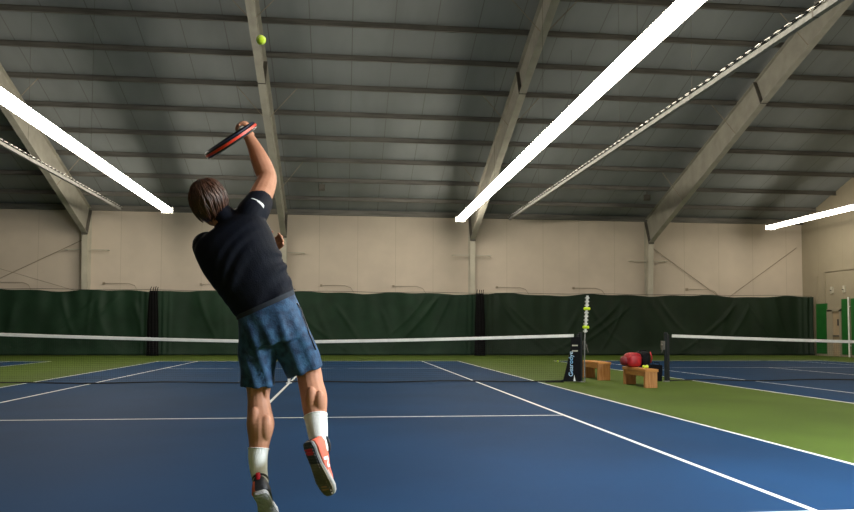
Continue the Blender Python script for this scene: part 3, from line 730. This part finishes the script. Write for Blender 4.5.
# socks
def sock(pts):
    mb = MB(); q = interp(pts); mb.tube([a for a, _ in q], [b for _, b in q], 20, True)
    a, b = q[0], q[1]; mb.tube([a[0], a[0]+(b[0]-a[0])*.8], [a[1]+.0025]*2, 20, True)
    return mb.build('sock', 'sock', person, True)
sock([(W(258.6, 448, .015), .0515), (W(258, 458, .005), .0485), (W(258.8, 470, -.005), .0435), (W(260.8, 483, -.012), .038), (FOOT['L'][0]-FOOT['L'][1][2]*.03, .034)])
sock([(W(315.6, 415.5, .005), .0590), (W(317, 426, -.02), .0545), (W(318.5, 438, -.05), .0475), (W(321, 448, -.07), .040), (FOOT['R'][0]-FOOT['R'][1][2]*.03, .034)])

# shoes
def shoe(k, side, sole_m, logo):
    p, (x, t, u) = FOOT[k]; o = p-u*.078                          # a point on the sole under the ankle
    Q = lambda a, b, c: o+x*a+t*b+u*c
    prof = [(-.078, .020, .0), (-.070, .031, .0), (-.045, .037, 0), (-.01, .036, -.002*side), (.04, .036, .0), (.09, .043, .004*side), (.13, .0475, .006*side), (.165, .046, .004*side), (.195, .036, -.002*side), (.213, .018, -.006*side)]
    sole = MB(); rs = []
    for b, w, c in prof:
        toe = max(0, b-.13)*.22
        rs.append([Q(c-w, b, .0+toe), Q(c-w*.55, b, -.004+toe), Q(c+w*.55, b, -.004+toe), Q(c+w, b, toe), Q(c+w*1.0, b, .012+toe), Q(c-w*1.0, b, .012+toe)])
    sole.rings(rs)
    for i in range(17):                                           # tread bars
        b = -.06+i*.0158; w = .8*np.interp(b, [q[0] for q in prof], [q[1] for q in prof]); toe = max(0, b-.13)*.22
        sole.add([Q(-w, b, -.0065+toe), Q(w, b+.003, -.0065+toe), Q(w, b+.010, -.0065+toe), Q(-w, b+.007, -.0065+toe), Q(-w, b, .002+toe), Q(w, b+.003, .002+toe), Q(w, b+.01, .002+toe), Q(-w, b+.007, .002+toe)], [(0,1,2,3), (7,6,5,4), (0,4,5,1), (1,5,6,2), (2,6,7,3), (3,7,4,0)])
    mid = MB(); rs = []
    for b, w, c in prof:
        toe = max(0, b-.13)*.22
        rs.append([Q(c-w*1.03, b, .010+toe), Q(c+w*1.03, b, .010+toe), Q(c+w*.98, b, .030+toe*.9), Q(c-w*.98, b, .030+toe*.9)])
    mid.rings(rs)
    upm = MB(); hts = [(-.080, .100, .55), (-.072, .108, .78), (-.045, .110, .84), (-.01, .106, .86), (.035, .096, .84), (.08, .075, .84), (.12, .064, .84), (.16, .052, .84), (.19, .042, .80), (.207, .034, .6)]
    rs = []; n = 20
    for (b, w, c), (bb, h, kk) in zip(prof, hts):
        r_ = []
        ank = max(0, min(1, (.075-bb)/.06)); w = w+.010*ank*min(1, (bb+.085)/.02)
        for j in range(n):
            a = 2*PI*j/n; cx, cy = math.cos(a), math.sin(a); hgt = max(0, cy)
            half = w*.97*(1-(.35-.25*ank)*hgt**1.5)
            r_.append(Q(c+half*math.copysign(abs(cx)**.75, cx), bb, .022+(h-.022)*max(0, cy)**.8 if cy > 0 else .022-.004*abs(cy)))
        rs.append(r_)
    upm.rings(rs)
    root = bpy.data.objects.new('shoe', upm.mesh('shoe')); COL.objects.link(root); root.parent = person
    for m in ('shoeblack', 'coral', 'redlining'): root.data.materials.append(M[m])
    for f in root.data.polygons:
        f.use_smooth = True; q = f.center-o; lx, ly, lz = q.dot(x), q.dot(t), q.dot(u)
        f.material_index = 1 if (lx*side > .012 and ly > -.060) or lx*side > .022 or (ly > .14) else 0
    os_ = sole.build('outsole', [sole_m, 'shoeblack', 'redlining'], root)
    for f in os_.data.polygons:
        q = f.center-o; f.material_index = 1 if (q.dot(t) < .035 and side > 0) else 0
        if side > 0 and -.045 < q.dot(t) < -.01 and abs(q.dot(x)) < .02 and f.area < .002: f.material_index = 2
    mid.build('midsole', 'midsole', root, True)
    col = MB(); rs_ = [Q(.034*math.cos(a), -.026+.046*math.sin(a), .106-.007*math.sin(a)) for a in [2*PI*i/20 for i in range(21)]]
    col.tube(rs_, .008, 8, False); col.build('collar', 'shoeblack', root, True)
    tb = MB(); tb.secs([(Q(0, -.079, .078), x*.008, t*.006), (Q(0, -.080, .095), x*.012, t*.008), (Q(0, -.076, .116), x*.012, t*.008)], 12, 2.4); tb.build('heel_tab', 'redlining', root, True)
    la = MB()
    for i in range(5):
        b = .045+i*.018; h = .088-i*.0065; la.tube([Q(-.025, b, h-.014), Q(0, b+.004, h+.002), Q(.025, b, h-.014)], .0032, 6)
    la.build('laces', 'midsole', root, True)
    if logo:
        me_ = root.data; s_ = side
        N = lambda b, c: Q(s_*.06, b, c)
        st = [((.020, .030), (.034, .030), (.040, .072), (.026, .072)), ((.026, .072), (.040, .072), (.075, .034), (.061, .034)), ((.061, .034), (.075, .034), (.079, .066), (.067, .066))]
        print_on(me_, [[N(*c) for c in q] for q in st], 'logo', root, 'side_logo', lift=.0025)
    return root
shoe('L', -1, 'solegrey', True)
shoe('R', 1, 'solebrown', True)

# ------------------------------------------------------------------ racket
wa = perp(RA, Vector((.815, 0, .58))); nn = RA.cross(wa)
rk = thing('tennis_racket', 'black and red tennis racket seen edge-on in the raised right hand of the player', 'racket', haR)
T = lambda a, b, c=0: RA*a+wa*b+nn*c                             # local: along, across, off the string plane
HC, HA, HB = .515, .170, .136
def hp(a, k=1.0): return T(HC+HA*k*math.cos(a), HB*k*math.sin(a))
def hoop(a0, a1, n, prof, k=1.0):
    rs = []
    for i in range(n+1):
        a = a0+(a1-a0)*i/n; c = hp(a, k); o = T(math.cos(a)/HA, math.sin(a)/HB).normalized()
        rs.append([c+o*q+nn*w for q, w in prof])
    return rs
mb = MB(); pr = [(-.007, -.012), (-.007, .012), (-.001, .0170), (.006, .013), (.006, -.013), (-.001, -.0170)]
rs = hoop(0, 2*PI, 64, pr); mb.rings(rs, False); frame = mb.build('frame', 'racketblack', rk, True)
mb = MB(); mb.rings(hoop(-1.75, 1.75, 40, [(.004, -.0065), (.009, -.0055), (.009, .0055), (.004, .0065)])); mb.build('bumper', 'racketred', frame)
mb = MB(); mb.rings(hoop(-1.6, 1.6, 40, [(-.002, .015), (.005, .0125), (.005, .0150), (-.001, .0185)])); mb.build('edge_stripe', 'racketblue', frame)
mb = MB()
for i in range(-7, 8):
    y = i*.0165; h = HA*math.sqrt(max(0, 1-(y/HB)**2)); mb.tube([T(HC-h, y), T(HC+h, y)], .0008, 4)
for i in range(-9, 10):
    xx = i*.0172; h = HB*math.sqrt(max(0, 1-(xx/HA)**2)); mb.tube([T(HC+xx, -h), T(HC+xx, h)], .0008, 4)
mb.build('strings', 'string', rk)
mb = MB()
for s in (-1, 1): mb.tube([T(.13, s*.012), T(.20, s*.030), T(.28, s*.062), hp(PI-s*.75)], [.011, .011, .010, .009], 8, True)
mb.build('throat', 'racketred', rk, True)
mb = MB(); mb.tube([T(-.055, 0), T(.14, 0)], .0155, 8); mb.build('grip', 'grip', rk)
mb = MB(); mb.tube([T(-.068, 0), T(-.055, 0)], [.019, .018], 8); mb.build('butt_cap', 'racketblack', rk)

# ------------------------------------------------------------------ light and render look
# the photographer's flash on a tall stand at the right of the court, outside the picture
fl = bpy.data.lights.new('flash', 'SPOT'); fl.energy = 3200; fl.color = (.82, .93, 1); fl.shadow_soft_size = .6; fl.spot_size = 2.45; fl.spot_blend = 1
fo = bpy.data.objects.new('flash', fl); COL.objects.link(fo); fo.location = (6.9, -14.1, 3.6)
fo.rotation_euler = (Vector((5.0, -10.6, 0))-Vector(fo.location)).to_track_quat('-Z', 'Y').to_euler()

w = bpy.data.worlds.new('world'); S.world = w; w.use_nodes = True
w.node_tree.nodes['Background'].inputs[0].default_value = (.02, .02, .02, 1); w.node_tree.nodes['Background'].inputs[1].default_value = .2
S.view_settings.view_transform = 'Standard'; S.view_settings.look = 'None'; S.view_settings.gamma = 1
S.view_settings.use_curve_mapping = False; S.view_settings.exposure = .36
